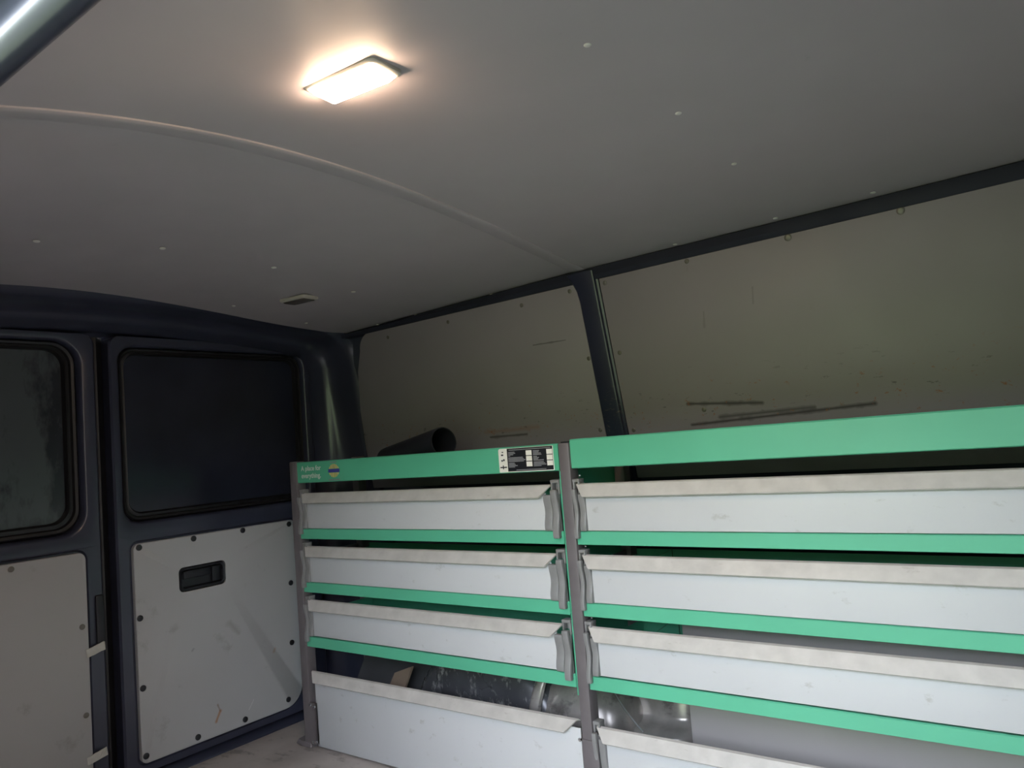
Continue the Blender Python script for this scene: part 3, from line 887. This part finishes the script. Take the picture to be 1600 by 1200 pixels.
tag(bxp, 'flat dark cardboard box under the black pipe in the top tray', 'box')

# loose boards lying in the lowest left compartment
bd = MB().loft([[(-2.08, 1.66, 0.001), (-1.62, 1.70, 0.001), (-1.62, 1.712, 0.001), (-2.08, 1.672, 0.001)], [(-2.06, 1.83, 0.30), (-1.80, 1.86, 0.30), (-1.80, 1.872, 0.30), (-2.06, 1.842, 0.30)]], True, True, True).build('loose_board', M['board'])
tag(bd, 'dark grey board leaning inside the lowest left compartment', 'board')
cd = MB().loft([[(-1.88, 1.66, 0.10), (-1.80, 1.67, 0.12), (-1.775, 1.735, 0.26), (-1.845, 1.725, 0.235)], [(-1.88, 1.668, 0.098), (-1.80, 1.678, 0.118), (-1.775, 1.743, 0.258), (-1.845, 1.733, 0.233)]], True, True, True)
cdo = cd.build('cardboard_scrap', M['card'])
tag(cdo, 'brown cardboard scrap beside the wheel arch in the lowest left compartment', 'cardboard')

# ---------------------------------------------------------------- ceiling lamps
def lamp(px0, py0, label, lit, lx, ly, rot):
    x, y, z = ceil_at_px(px0, py0)
    L = empty('ceiling_lamp', (x, y, z))
    tag(L, label, 'lamp', 'roof lining lamps')
    def rr2(a, b, r, zz):
        return [(x + math.cos(rot) * u - math.sin(rot) * v, y + math.sin(rot) * u + math.cos(rot) * v, z + zz) for u, v in rrect(-a, a, -b, b, r, 5)]
    part(MB().loft([rr2(lx + .005, ly + .005, .008, 0.004), rr2(lx + .005, ly + .005, .008, -0.003), rr2(lx + .001, ly + .001, .006, -0.006), rr2(lx - .003, ly - .003, .005, -0.006), rr2(lx - .003, ly - .003, .005, 0.004)])
         .build('lamp_bezel', M['cream'], smooth=True), L)
    if lit:
        part(MB().loft([rr2(lx - .003, ly - .003, .005, -0.002), rr2(lx - .003, ly - .003, .005, -0.008), rr2(lx - .010, ly - .008, .004, -0.014)], True, True, True).build('lamp_lens', M['lens'], smooth=True), L)
    else:
        part(MB().loft([rr2(lx - .003, ly - .003, .005, 0.003), rr2(lx - .003, ly - .003, .005, -0.0065), rr2(lx - .006, ly - .006, .004, -0.009)], True, True, True).build('lamp_lens', M['vent'], smooth=True), L)
    return L
lamp(549, 124, 'lit warm roof lamp glowing in the front ceiling board', True, 0.068, 0.030, math.radians(6))
lamp(467, 468, 'small unlit roof lamp near the rear doors', False, 0.050, 0.028, math.radians(6))
